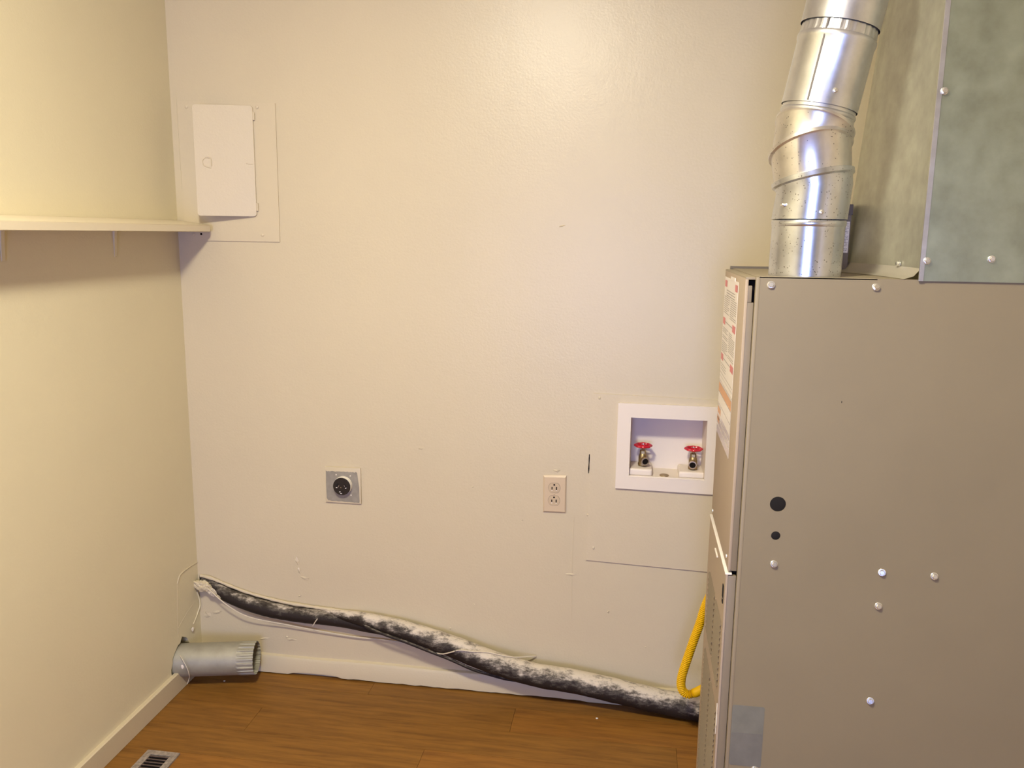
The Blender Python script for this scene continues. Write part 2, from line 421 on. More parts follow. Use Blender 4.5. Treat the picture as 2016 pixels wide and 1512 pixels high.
# raised plaster lip above the hose and crumbs at its end
bm = bmesh.new()
lip = [(0.010, -0.004, 0.313, .005), (0.045, -0.006, 0.309, .006), (0.085, -0.005, 0.295, .0045), (0.147, -0.006, 0.275, .005), (0.21, -0.005, 0.259, .0045), (0.30, -0.007, 0.245, .005), (0.37, -0.007, 0.239, .005), (0.433, -0.008, 0.235, .005), (0.52, -0.008, 0.231, .005), (0.60, -0.008, 0.222, .004), (0.68, -0.004, 0.206, .003)]
tube(bm, lip, None, 8, 6, rfun=lambda i: 0.8 + 0.45 * random.random())
build('plaster_lip', bm, 'trim', wall_back, smooth=True)
from mathutils import noise as mnoise
for (c, sc, rot, mt) in [((0.026, -0.020, 0.286), (0.030, 0.014, 0.017), 0.32, 'trim'), ((0.058, -0.022, 0.268), (0.017, 0.009, 0.011), 0.6, 'plaster'), ((0.080, -0.020, 0.254), (0.010, 0.006, 0.007), 0.6, 'plaster')]:
    bm = bmesh.new(); bmesh.ops.create_icosphere(bm, subdivisions=4, radius=1.0)
    for v in bm.verts:
        k = 1 + 0.30 * mnoise.noise(v.co * 2.2 + Vector(c) * 90) + 0.16 * mnoise.noise(v.co * 6.0)
        p = Vector((v.co.x * sc[0], v.co.y * sc[1], v.co.z * sc[2])) * k
        v.co = Matrix.Rotation(rot, 3, 'Y') @ p + Vector(c)
    build('plaster_crumb', bm, mt, wall_back)
for (x, y, z, r) in [(0.02, -0.055, 0.152, .009), (0.012, -0.075, 0.158, .008)]:
    bm = bmesh.new(); bmesh.ops.create_icosphere(bm, subdivisions=1, radius=r)
    for v in bm.verts: v.co = v.co * random.uniform(0.7, 1.1); v.co.x *= .4; v.co += Vector((x - 0.016, y, z))
    build('plaster_crumb', bm, 'plaster', wall_left)

# ------------------------------------------------------------------ furnace
fu = thing('furnace', 'tall taupe sheet-metal gas furnace standing at the right, side panel to the viewer', 'furnace')
FX, FYN, FYF, FZ = 1.581, -0.760, -0.345, 1.335
bm = bmesh.new()
circ = lambda cx, cz, r, n=24: [(cx + r * math.cos(2 * PI * i / n), cz + r * math.sin(2 * PI * i / n)) for i in range(n)]
plate_with_holes(bm, rrect(FX, 2.30, 0.0, FZ, 0.004, 3), [circ(1.6458, 0.9005, 0.0150), circ(1.6459, 0.8366, 0.0088)], lambda x, z: (x, FYN, z), (0, 0.002, 0))
build('side_panel', bm, 'taupe', fu)
Box('side_panel_fold', (FX - 0.0028, FYN - 0.0012, 0.0), (FX + 0.0045, FYN + 0.012, FZ - 0.001), 'door_paint', fu, bev=0.002)
Box('cabinet', (FX + 0.003, FYN + 0.0021, 0.0), (2.30, FYF, FZ - 0.004), 'taupe', fu)
Box('top_panel', (FX - 0.001, FYN + 0.010, FZ - 0.004), (2.30, FYF, FZ - 0.0005), 'door_paint', fu)
Box('top_lip', (FX + 0.002, FYN, FZ - 0.003), (1.792, FYN + 0.012, FZ + 0.0005), 'door_paint', fu, bev=0.0008)
Box('top_rear_rail', (FX - 0.006, FYF - 0.012, FZ - 0.004), (2.30, FYF, FZ + 0.0045), 'brown_box_dark', fu)
for (cx, cz, r) in ((1.6458, 0.9005, 0.0152), (1.6459, 0.8366, 0.009)):
    bm = bmesh.new(); lathe_y(bm, (cx, FYN + 0.0018, cz), [(0.0, r * 0.99), (0.0008, r * 0.97), (0.0016, r * 0.7), (0.0018, 0.001)], 24)
    build('rubber_plug', bm, 'rubber', fu, smooth=True)
for (x, z) in [(1.6055, 1.3205), (1.7900, 1.3205), (1.6462, 0.7785), (1.8470, 0.7760), (1.9417, 0.7755), (1.8464, 0.7072), (1.8484, 0.5070), (1.638, 0.333)]:
    hex_screw(fu, (x, FYN - 0.0005, z), (0.12 * random.uniform(-1, 1), -1, 0.2), 0.0054)
Box('scratch_mark', (1.7466, FYN - 0.0003, 1.104), (1.7478, FYN + 0.001, 1.1075), 'rubber', fu)
# top rail over the doors, black filler standing in for the shade inside, doors
Box('top_rail', (1.5605, -0.752, 1.3285), (FX, -0.392, FZ - 0.0012), 'door_paint', fu, bev=0.0015)
Box('dark_filler', (1.566, -0.735, 0.02), (FX + 0.004, -0.36, 1.326), 'dark', fu)
up = Box('upper_door', (1.5600, -0.752, 0.7545), (1.5665, -0.394, 1.3315), 'door_front_lit', fu, bev=0.0025)
Box('door_return', (1.5640, -0.7505, 0.7545), (1.5776, -0.7400, 1.2860), 'taupe_light', up, bev=0.0012)
Box('door_return', (1.5640, -0.7505, 1.2862), (1.5735, -0.7400, 1.3175), 'taupe_light', up, bev=0.0012)
bm = bmesh.new()
C1, C2 = (-0.585, -0.452), (-0.722, -0.605)
openings = [(C1, (0.485, 0.632)), (C2, (0.485, 0.632)), (C1, (0.10, 0.438)), (C2, (0.10, 0.438))]
plate_with_holes(bm, [(-0.752, 0.03), (-0.394, 0.03), (-0.394, 0.748), (-0.752, 0.748)], [[(a, c), (b, c), (b, d), (a, d)] for (a, b), (c, d) in openings], lambda y, z: (1.5575, y, z), (0.004, 0, 0))
lo = build('lower_door', bm, 'door_front_lit', fu)
Box('door_return', (1.5605, -0.7505, 0.03), (1.5776, -0.7400, 0.7440), 'taupe_light', lo, bev=0.0012)
Box('lit_door_ledge', (1.5560, -0.7525, 0.7465), (1.5690, -0.394, 0.7500), 'label', lo, bev=0.0008)  # near-white colour stands in for light falling on the ledge's top
Box('latch_slot', (1.5558, -0.7330, 0.676), (1.5580, -0.7200, 0.7140), 'rubber', lo, bev=0.0004)
Box('latch_bar', (1.5553, -0.7335, 0.686), (1.5562, -0.7200, 0.6885), 'door_paint', lo)
Box('louver_shade', (1.5635, -0.735, 0.05), (1.5650, -0.43, 0.70), 'dark', lo)  # black sheet painted as the shade behind the louver openings
slat = {}
for (a, b), (c, d) in openings:
    n = int((d - c) / 0.0125)
    if (a, b) not in slat:
        bm = bmesh.new()
        prism(bm, [(0.0005, a - 0.003, 0.0034), (-0.0045, a - 0.003, -0.0026), (-0.0036, a - 0.003, -0.0030), (0.0022, a - 0.003, 0.0026)], (0, b - a + 0.004, 0))
        o = build('louver_slat', bm, 'louver'); slat[(a, b)] = o.data; bpy.data.objects.remove(o)
    for k in range(n):
        o = bpy.data.objects.new('louver_slat', slat[(a, b)]); col.objects.link(o); o.parent = lo
        o.location = (1.5585, 0, c + (k + 0.5) * (d - c) / n)
round_screw(up, (1.5600, -0.42, 0.768), (-1, 0, 0), 0.0045, 'steel_screw')
round_screw(up, (1.5600, -0.726, 0.776), (-1, 0, 0), 0.0045, 'steel_screw')
Box('catch_bracket', (1.5545, -0.60, 0.722), (1.5580, -0.55, 0.7245), 'label', lo)
# torn white sticker on the lower door
bm = bmesh.new()
prism(bm, [(1.5573, y, z) for y, z in ((-0.742, 0.462), (-0.748, 0.452), (-0.747, 0.440), (-0.751, 0.430), (-0.751, 0.418), (-0.744, 0.408), (-0.742, 0.392), (-0.738, 0.398), (-0.736, 0.425), (-0.739, 0.45))], (-0.0008, 0, 0))
build('torn_sticker', bm, 'paper', lo)
# grey decal low on the side panel
bm = bmesh.new(); prism(bm, [(x, FYN - 0.0004, z) for x, z in rrect(1.5855, 1.649, 0.338, 0.4725, 0.004, 4)], (0, 0.0008, 0))
gd = build('grey_decal', bm, 'grey_decal', fu)
bm = bmesh.new(); prism(bm, [(x, FYN - 0.0006, z) for x, z in rrect(1.5865, 1.648, 0.339, 0.412, 0.003, 4)], (0, 0.0003, 0))
build('decal_lower_half', bm, 'grey_decal_low', gd)
# warning label on the upper door: paper, red blocks, lines of small print
def quads(name, rects, x, mat, parent):
    bm = bmesh.new()
    for (y0, y1, z0, z1) in rects:
        bm.faces.new([bm.verts.new((x, yy, zz)) for yy, zz in ((y0, z0), (y1, z0), (y1, z1), (y0, z1))])
    return build(name, bm, mat, parent)
LX = 1.5596
lab = Box('warning_label', (LX, -0.655, 1.083), (1.5602, -0.402, 1.318), 'label', up)
reds = [(-0.648, -0.605, 1.297, 1.311), (-0.455, -0.412, 1.297, 1.311), (-0.648, -0.595, 1.213, 1.228), (-0.455, -0.41, 1.213, 1.228), (-0.648, -0.595, 1.131, 1.146), (-0.455, -0.41, 1.131, 1.146)]
for rr_ in reds: quads('red_print', [rr_], LX - 0.0003, 'label_red', lab)
lines = []
for (z0, z1) in ((1.236, 1.276), (1.152, 1.206)):
    for (a, b) in ((-0.645, -0.538), (-0.522, -0.415)):
        z = z1
        while z > z0:
            if random.random() < 0.9: lines.append((a + (0 if random.random() < .7 else random.uniform(0, 0.05)), b, z - 0.0016, z))
            z -= 0.0044
for z in (1.2915, 1.286, 1.2805): lines.append((-0.61, -0.45, z - 0.002, z))
for z in (1.124, 1.118, 1.112): lines.append((-0.52, -0.42, z - 0.0016, z))
for z in (1.2215, 1.1395): lines.append((-0.595, -0.455, z - 0.002, z))
lines.append((-0.655, -0.402, 1.1010, 1.1022)); lines.append((-0.655, -0.402, 1.0930, 1.0938))
quads('small_print', lines, LX - 0.0003, 'label_ink', lab)
l2 = Box('lower_label', (LX, -0.655, 0.958), (1.5602, -0.402, 1.082), 'clear_film', up)
quads('orange_print', [(-0.655, -0.402, 1.056, 1.076), (-0.47, -0.402, 1.006, 1.020), (-0.45, -0.402, 0.985, 0.999)], LX - 0.0003, 'label_orange', l2)
quads('white_print', [(-0.655, -0.402, 1.030, 1.054), (-0.655, -0.47, 1.006, 1.028), (-0.655, -0.402, 0.992, 0.9945), (-0.655, -0.402, 0.9775, 0.98)], LX - 0.0003, 'label', l2)
Box('label_clip', (1.5588, -0.60, 1.3165), (1.5602, -0.52, 1.3235), 'label', up)

# ------------------------------------------------------------------ flue pipe
fl = thing('flue_pipe', 'shiny galvanised flue pipe with a swivel elbow rising from the furnace top', 'flue pipe')
R0 = 0.0672
FY = -0.682
def tiltn(sx, sy):       # plane rising sx to the right, front edge raised by sy
    return Vector((-sx, sy, 1.0)).normalized()
up_ = Vector((0, 0, 1))
def bead(c, n, r, h=0.0022, w=0.0045):
    c = Vector(c); n = Vector(n)
    return [(c - n * w, n, r), (c - n * w * 0.6, n, r + h * 0.8), (c, n, r + h), (c + n * w * 0.6, n, r + h * 0.8), (c + n * w, n, r)]
c0 = (1.6775, FY, 1.3345); c1 = (1.6788, FY, 1.4405); s1 = (1.6796, FY, 1.519); s2 = (1.6716, FY, 1.571); s3 = (1.6760, FY, 1.6055); j1 = (1.6822, FY, 1.642); j2 = (1.7083, FY, 1.7830); j3 = (1.7185, FY, 1.838)
n1, n2, n3 = tiltn(0.195, 0.13), tiltn(0.165, 0.45), tiltn(-0.32, 0.36)
ax = (Vector(j2) - Vector(j1)).normalized()
bm = bmesh.new(); loft(bm, [(c0, up_, R0 - 0.001), ((1.6787, FY, 1.4345), up_, R0 - 0.001)], 56, True, False)
loft(bm, bead((1.6788, FY, 1.4335), up_, R0 - 0.001, 0.0018, 0.006), 56, False, False)
build('lower_collar', bm, 'galv_spot', fl, smooth=True)
bm = bmesh.new()
loft(bm, [((1.6788, FY, 1.4410), up_, R0 + 0.0012), (Vector(s1) - n1 * 0.022, (up_ * 0.4 + n1 * 0.6), R0 + 0.001)] + [(Vector(s1) - n1 * 0.010, n1, R0 + 0.0028), (Vector(s1) - n1 * 0.007, n1, R0 + 0.0072), (Vector(s1) + n1 * 0.001, n1, R0 + 0.0075), (Vector(s1) + n1 * 0.003, n1, R0 + 0.002)], 56, False, False)
build('lower_section', bm, 'galv_spot', fl, smooth=True)
bm = bmesh.new()
loft(bm, [(Vector(s1) - n1 * 0.003, n1, R0 + 0.0025), (Vector(s2) - n2 * 0.0085, n2, R0 + 0.0045), (Vector(s2) - n2 * 0.006, n2, R0 + 0.0088), (Vector(s2) + n2 * 0.0005, n2, R0 + 0.0088), (Vector(s2) + n2 * 0.002, n2, R0 + 0.003)], 56, False, False)
build('elbow_gore', bm, 'galv_gore', fl, smooth=True)
bm = bmesh.new()
loft(bm, [(Vector(s2) - n2 * 0.004, n2, R0 + 0.004), (Vector(s3) - n3 * 0.003, n3, R0 + 0.0025), (Vector(s3), n3, R0 + 0.0055), (Vector(s3) + n3 * 0.005, n3, R0 + 0.0058), (Vector(s3) + n3 * 0.009, n3, R0 + 0.001)], 56, False, False)
build('elbow_gore', bm, 'galv_gore', fl, smooth=True)
bm = bmesh.new()
loft(bm, [(Vector(s3) + n3 * 0.002, n3, R0 + 0.001), (Vector(j1) - ax * 0.012, ax, R0 - 0.001)] + bead(Vector(j1) - ax * 0.010, ax, R0 - 0.001, 0.0018, 0.004) + [(Vector(j1) + ax * 0.006, ax, R0 - 0.001)], 56, False, False)
build('elbow_neck', bm, 'galv', fl, smooth=True)
bm = bmesh.new()
Lj = (Vector(j2) - Vector(j1)).length
loft(bm, [(j1, ax, R0 + 0.0012), (Vector(j1) + ax * (Lj - 0.032), ax, R0 + 0.0012)] + bead(Vector(j1) + ax * (Lj - 0.024), ax, R0 + 0.0012, 0.002, 0.006)[1:] , 56, False, False)
up2 = build('upper_pipe', bm, 'galv', fl, smooth=True)
bm = bmesh.new()          # crimped end slipping into the next length
loft(bm, [(Vector(j1) + ax * (Lj - 0.020), ax, R0 + 0.001), (Vector(j1) + ax * (Lj - 0.014), ax, R0 + 0.0005), (Vector(j1) + ax * (Lj + 0.012), ax, R0 - 0.002)], 112, False, False, ripple=lambda k, i: 0 if k == 0 else (0.004 if i % 4 < 2 else -0.006))
build('crimped_end', bm, 'galv', up2)
# lap seam of the upper pipe
u, v, n = basis(ax)
ang = -1.02 * PI / 2 - 0.47
fr = (u * math.cos(ang) + v * math.sin(ang))
if fr.y > 0: ang = -ang; fr = (u * math.cos(ang) + v * math.sin(ang))
bm = bmesh.new()
tg = n.cross(fr)
for (o0, o1, rr, mt) in ((-0.0014, 0.0014, R0 + 0.0024, 0),):
    a = [Vector(j1) + ax * 0.002 + fr * rr + tg * o0, Vector(j1) + ax * 0.002 + fr * rr + tg * o1, Vector(j1) + ax * (Lj - 0.001) + fr * rr + tg * o1, Vector(j1) + ax * (Lj - 0.001) + fr * rr + tg * o0]
    prism(bm, a, -fr * 0.002)
build('lap_seam', bm, 'brown_box_dark', up2)
bm = bmesh.new()
ax2 = Vector((0.19, 0.0, 1)).normalized()
loft(bm, [(j2, ax, R0 + 0.0025), (j3, ax, R0 + 0.0028), (Vector((1.7225, FY, 1.852)), Vector((0.12, 0, 1)), R0 + 0.0035)] + bead((1.7235, FY, 1.857), Vector((0.08, 0, 1)), R0 + 0.0035, 0.004) + [(Vector((1.727, FY, 1.90)), up_, R0), (Vector((1.727, FY, H - 0.001)), up_, R0)], 56, False, False)
build('top_pipe', bm, 'galv', fl, smooth=True)
hex_screw(fl, Vector((1.695, FY - R0 - 0.0005, 1.6645)), (0.1, -1, 0), 0.0035)
hex_screw(fl, Vector((1.6872, FY - R0 - 0.002, 1.4535)), (0.1, -1, 0.1), 0.0032)
hex_screw(fl, Vector((1.6235, FY - 0.041, 1.466)), (-0.7, -0.6, 0.0), 0.0026)

# ------------------------------------------------------------------ plenum / supply duct
pl = thing('supply_plenum', 'large rectangular sheet-metal supply duct on top of the furnace', 'duct')
PXN = 1.866; PB = 1.333
bm = bmesh.new()          # near face
vs = [bm.verts.new(p) for p in ((PXN, FYN - 0.004, PB), (2.29, FYN - 0.004, PB), (2.29, FYN - 0.004, H - 0.001), (PXN, FYN - 0.004, H - 0.001))]
bm.faces.new(vs); bmesh.ops.subdivide_edges(bm, edges=bm.edges[:], cuts=12, use_grid_fill=True)
for v_ in bm.verts:
    fx = (v_.co.x - PXN) / 0.424; fz = (v_.co.z - PB) / 1.1
    v_.co.y += 0.006 * math.sin(PI * min(1, fx)) * math.sin(PI * min(1, fz))
r = bmesh.ops.solidify(bm, geom=bm.faces[:], thickness=0.0012)
build('near_panel', bm, 'galv_duct_shaded', pl, smooth=True)
Box('far_panel', (1.862, -0.374, FZ + 0.0005), (2.29, -0.372, H - 0.001), 'galv_duct_shaded', pl)
Box('right_panel', (2.288, FYN, FZ + 0.0005), (2.29, -0.373, H - 0.001), 'galv_duct_shaded', pl)
bm = bmesh.new()          # bowed left panel
NY, NZ = 14, 20; g = []
for i in range(NY + 1):
    t = i / NY; yy = FYN - 0.002 + t * (0.76 - 0.374 + 0.002); rowv = []
    for k in range(NZ + 1):
        s = k / NZ; zz = PB + 0.022 + s * (H - 0.001 - PB - 0.022)
        off = -(0.046 * max(0.0, 1 - s * 1.9)) * t ** 1.3 + 0.006 * math.sin(t * PI * 2) * (1 - 0.3 * s)
        rowv.append(bm.verts.new((PXN - 0.003 + off, yy, zz)))
    g.append(rowv)
for i in range(NY):
    for k in range(NZ): bm.faces.new((g[i][k], g[i + 1][k], g[i + 1][k + 1], g[i][k + 1]))
edge = [r_[0].co.copy() for r_ in g]
bmesh.ops.solidify(bm, geom=bm.faces[:], thickness=0.001)
build('left_panel', bm, 'galv_duct_lit', pl, smooth=True)
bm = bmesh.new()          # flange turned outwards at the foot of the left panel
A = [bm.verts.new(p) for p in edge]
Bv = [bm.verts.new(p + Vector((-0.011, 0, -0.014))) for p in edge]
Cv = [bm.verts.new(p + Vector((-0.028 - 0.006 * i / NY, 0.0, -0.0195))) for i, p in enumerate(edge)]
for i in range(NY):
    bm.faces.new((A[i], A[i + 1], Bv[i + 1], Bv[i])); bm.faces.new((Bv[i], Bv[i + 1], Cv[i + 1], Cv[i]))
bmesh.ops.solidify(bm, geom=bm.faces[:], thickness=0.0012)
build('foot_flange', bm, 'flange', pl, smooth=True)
bm = bmesh.new()          # folded corner strip
prism(bm, [(PXN - 0.0065, FYN - 0.0062, PB), (PXN + 0.0015, FYN - 0.0062, PB), (PXN + 0.0015, FYN - 0.0045, PB), (PXN - 0.0065, FYN - 0.0030, PB)], (0, 0, H - 0.001 - PB))
build('corner_strip', bm, 'galv', pl)
for p_, nn in (((1.8712, FYN - 0.006, 1.6585), (0, -1, 0)), ((1.8705, FYN - 0.006, 1.3690), (0, -1, 0)), ((1.9781, FYN - 0.0045, 1.3738), (0, -1, 0))):
    hex_screw(pl, p_, nn, 0.0048)
hex_screw(pl, (1.858, -0.650, 1.360), (-1, 0, 0), 0.0042)
hex_screw(pl, (1.846, -0.470, 1.362), (-1, 0, 0), 0.0042)

# box with a printed label, between flue and plenum
cb = thing('control_box', 'small brown box with a printed white label behind the flue pipe', 'box')
Box('body', (1.735, -0.436, FZ + 0.0002), (1.8145, -0.362, 1.4700), 'brown_box', cb, bev=0.002)
Box('lid', (1.733, -0.438, 1.4560), (1.8165, -0.360, 1.4790), 'brown_box_dark', cb, bev=0.002)
lb = Box('printed_label', (1.765, -0.4368, 1.3755), (1.8120, -0.4355, 1.4420), 'label', cb)
bm = bmesh.new()
z = 1.439
while z > 1.379:
    x = 1.768
    while x < 1.809:
        w = random.uniform(0.002, 0.006)
        if random.random() < 0.8: bm.faces.new([bm.verts.new((a, -0.4371, b)) for a, b in ((x, z - 0.0016), (min(x + w, 1.81), z - 0.0016), (min(x + w, 1.81), z), (x, z))])
        x += w + 0.0012
    z -= 0.0034
build('small_print', bm, 'label_ink', lb)

# ------------------------------------------------------------------ electrical panel
ep = thing('electrical_panel', 'painted-over electrical breaker panel with its door ajar, high on the wall', 'breaker panel')
bm = bmesh.new(); prism(bm, [(x, -0.0035, z) for x, z in ((0.0225, 1.3755), (0.3205, 1.3745), (0.3215, 1.765), (0.0235, 1.7745))], (0, 0.004, 0))
build('cover_plate', bm, 'panel', ep)
# door hinged on its right edge
hx, ang = 0.2545, math.radians(14.5)
def door_pt(s, z, d=0.0): # s: distance from hinge toward the left, d: out of the door
    return (hx - s * math.cos(ang) - d * math.sin(ang), -0.0055 - s * math.sin(ang) - d * math.cos(ang), z)
bm = bmesh.new(); prism(bm, [door_pt(s, z, 0.0) for s, z in rrect(0.0, 0.166, 1.4475, 1.7580, 0.008, 4)], Vector(door_pt(0, 0, 0.0025)) - Vector(door_pt(0, 0, 0)))
dr = build('door', bm, 'panel', ep)
bm = bmesh.new()          # returned rim
for s0, s1, z0, z1 in ((0.163, 0.166, 1.452, 1.754), (0.006, 0.162, 1.4475, 1.4500), (0.006, 0.162, 1.7555, 1.7580)):
    prism(bm, [door_pt(s, z, 0) for s, z in ((s0, z0), (s1, z0), (s1, z1), (s0, z1))], Vector(door_pt(0, 0, -0.008)) - Vector(door_pt(0, 0, 0)))
build('door_rim', bm, 'panel', dr)
bm = bmesh.new()
tube(bm, [door_pt(s, z, 0.0030) for s, z in ((0.137, 1.612), (0.122, 1.610), (0.121, 1.594), (0.120, 1.588))], 0.0022, 6, 4)
tube(bm, [door_pt(s, z, 0.0028) for s, z in ((0.139, 1.610), (0.145, 1.602), (0.142, 1.590), (0.133, 1.586), (0.122, 1.583))], 0.0018, 6, 4)
build('latch', bm, 'panel', dr, smooth=True)
bm = bmesh.new(); tube(bm, [door_pt(s, z, 0.0026) for s, z in ((0.024, 1.598), (0.012, 1.596), (0.004, 1.597))], 0.0014, 6, 3)
build('paint_drip', bm, 'panel', dr, smooth=True)
for z in (1.729, 1.474):
    bm = bmesh.new(); loft(bm, [((hx + 0.002, -0.0065, z - 0.011), up_, 0.0035), ((hx + 0.002, -0.0065, z + 0.011), up_, 0.0035)], 10)
    build('hinge', bm, 'panel', ep, smooth=True)
for x, z in ((0.2665, 1.7545), (0.2680, 1.3945), (0.050, 1.757), (0.052, 1.393)):
    round_screw(ep, (x, -0.0035, z), (0, -1, 0), 0.0050, 'panel')
bm = bmesh.new(); lathe_y(bm, (0.0755, -0.0034, 1.3945), [(0, 0.0034), (0.0004, 0.0034)], 14); build('screw_hole', bm, 'dark', ep)

# ------------------------------------------------------------------ shelf
sh = thing('wall_shelf', 'cream painted narrow shelf board fixed along the left wall', 'shelf')
def shz(x): return 1.4010 + 0.0135 * (1 - x / 0.119)      # the board sags a little towards the room
bm = bmesh.new()
prism(bm, [(x, y, shz(x)) for x, y in ((0.0005, -0.0045), (0.100, -0.0060), (0.119, -0.030), (0.1195, YF + 0.9), (0.0005, YF + 0.9))], (0, 0, 0.0195))
bmesh.ops.bevel(bm, geom=bm.edges[:], offset=0.0015, segments=2, affect='EDGES')
build('board', bm, 'shelf', sh, smooth=True)
for yy in (-0.315, -0.715, -1.115, -1.515):
    bm = bmesh.new()
    prism(bm, [(0.0, yy - 0.005, 1.4140), (0.016, yy - 0.005, 1.4115), (0.006, yy - 0.005, 1.398), (0.0035, yy - 0.005, 1.370), (0.002, yy - 0.005, 1.336), (0.0, yy - 0.005, 1.334)], (0, 0.010, 0))
    build('bracket', bm, 'wall_left', sh)

# ------------------------------------------------------------------ dryer receptacle
dp = thing('dryer_receptacle', 'grey square wall plate with a round black dryer receptacle', 'outlet')
DX0, DX1, DZ0, DZ1 = 0.4400, 0.5535, 0.5865, 0.7000
bm = bmesh.new(); box(bm, (DX0, -0.0065, DZ0), (DX1, 0.0005, DZ1), 0.002)
build('plate', bm, 'trim', dp, smooth=True)
bm = bmesh.new()          # bare metal left unpainted in the middle
loop = []
for i in range(24): loop.append((DX0 + 0.0035 + i * 0.0043, 0.6865 + random.uniform(-0.0016, 0.0012)))
loop += [(DX1 - 0.0055, 0.640), (DX1 - 0.0050, 0.594)]
for i in range(20): loop.append((DX1 - 0.006 - i * 0.0052, 0.5925 + random.uniform(-0.001, 0.001) - 0.0015 * (1 - i / 20)))
loop += [(DX0 + 0.004, 0.600), (DX0 + 0.003, 0.645)]
prism(bm, [(x, -0.0069, z) for x, z in loop], (0, 0.0006, 0))
build('bare_metal', bm, simple('plate_steel', (0.28, 0.25, 0.20), 0.6, metal=0.1, var=0.12, var_scale=60), dp)
RC = (0.4985, -0.0066, 0.6445)
bm = bmesh.new(); lathe_y(bm, RC, [(0.0, 0.0284), (0.011, 0.0283), (0.0155, 0.0280)], 36); build('collar', bm, simple('white_collar', (0.88, 0.82, 0.70), 0.4), dp, smooth=True)
bm = bmesh.new(); lathe_y(bm, RC, [(0.012, 0.0276), (0.0165, 0.0276), (0.0180, 0.0262), (0.0182, 0.001)], 36)
rf = build('receptacle_face', bm, 'black_plastic', dp, smooth=True)
yf = RC[1] - 0.0184
def slotbox(cx, cz, w, h, rot, mat, nm='contact', par=rf, y0=None, t=0.0006):
    bm = bmesh.new(); box(bm, (-w / 2, 0, -h / 2), (w / 2, t, h / 2))
    o = build(nm, bm, mat, par); o.location = (cx, yf if y0 is None else y0, cz); o.rotation_euler = (0, rot, 0); return o
slotbox(RC[0] - 0.0135, RC[2] + 0.0035, 0.0040, 0.013, 0.55, 'rubber', 'blade_slot')
slotbox(RC[0] + 0.0125, RC[2] + 0.0035, 0.0040, 0.013, -0.55, 'rubber', 'blade_slot')
for a in ((-0.0155, -0.0035, 0.0045, 0.0018, 0.1), (-0.0095, 0.0005, 0.0012, 0.0065, 0.5), (0.0135, -0.0040, 0.0050, 0.0022, -0.55), (0.0095, 0.0025, 0.0010, 0.005, -0.5), (-0.0055, -0.0165, 0.0045, 0.0022, -0.2), (-0.0015, -0.0215, 0.0055, 0.0020, 0.0)):
    slotbox(RC[0] + a[0], RC[2] + a[1], a[2], a[3], a[4], 'brass_rim' if abs(a[2]) < 0.002 else 'label')
slotbox(RC[0] - 0.002, RC[2] - 0.003, 0.0035, 0.0018, 0.2, 'brass')
for x, z in ((-0.0225, 0.0315), (0.0225, 0.030), (-0.0225, -0.030), (0.0235, -0.031)):
    round_screw(dp, (RC[0] + x, -0.0068, RC[2] + z), (0, -1, 0), 0.0022, 'white_plastic' if z > 0 or x > 0 else 'register')

# ------------------------------------------------------------------ duplex outlet
ol = thing('duplex_outlet', 'ivory duplex wall outlet left of the washer box panel', 'outlet')
bm = bmesh.new()
a = [(1.1125, 0.5955), (1.1805, 0.5965), (1.1800, 0.7110), (1.1115, 0.7085)]
b = [(1.1165, 0.5995), (1.1768, 0.6005), (1.1763, 0.7055), (1.1155, 0.7035)]
va = [bm.verts.new((x, 0.0, z)) for x, z in a]; vm = [bm.verts.new((x, -0.0025, z)) for x, z in a]; vb = [bm.verts.new((x, -0.0060, z)) for x, z in b]
for i in range(4):
    j = (i + 1) % 4
    bm.faces.new((va[i], va[j], vm[j], vm[i])); bm.faces.new((vm[i], vm[j], vb[j], vb[i]))
bm.faces.new(vb); bm.faces.new(va[::-1])
build('cover_plate', bm, 'ivory', ol)
for cz in (0.6725, 0.6340):
    cx = 1.1448
    def face_loop(r, h): 
        out = []
        for i in range(32):
            t = 2 * PI * i / 32; x, z = r * math.cos(t), r * math.sin(t)
            out.append((x, max(-h, min(h, z))))
        return out
    bm = bmesh.new(); prism(bm, [(cx + x, -0.0062, cz + z) for x, z in face_loop(0.0180, 0.0152)], (0, 0.001, 0))
    build('face_groove', bm, 'brown_box', ol)
    bm = bmesh.new(); prism(bm, [(cx + x, -0.0075, cz + z) for x, z in face_loop(0.0172, 0.0144)], (0, 0.002, 0))
    fc = build('receptacle_face', bm, 'ivory_face', ol)
    for dx, dz, w, h in ((-0.0065, -0.001, 0.0028, 0.0078), (0.0065, -0.001, 0.0032, 0.0088), (0.0, 0.0098, 0.0050, 0.0045)):
        slotbox(cx + dx, cz + dz, w, h, 0, 'dark', 'slot', fc, -0.0078, 0.0005)
    for dx in (-0.0065, 0.0065): slotbox(cx + dx, cz - 0.0075, 0.0034, 0.0024, 0, 'label', 'slot_edge', fc, -0.0078, 0.0005)
round_screw(ol, (1.1450, -0.0060, 0.6533), (0, -1, 0), 0.0026, 'ivory_face')

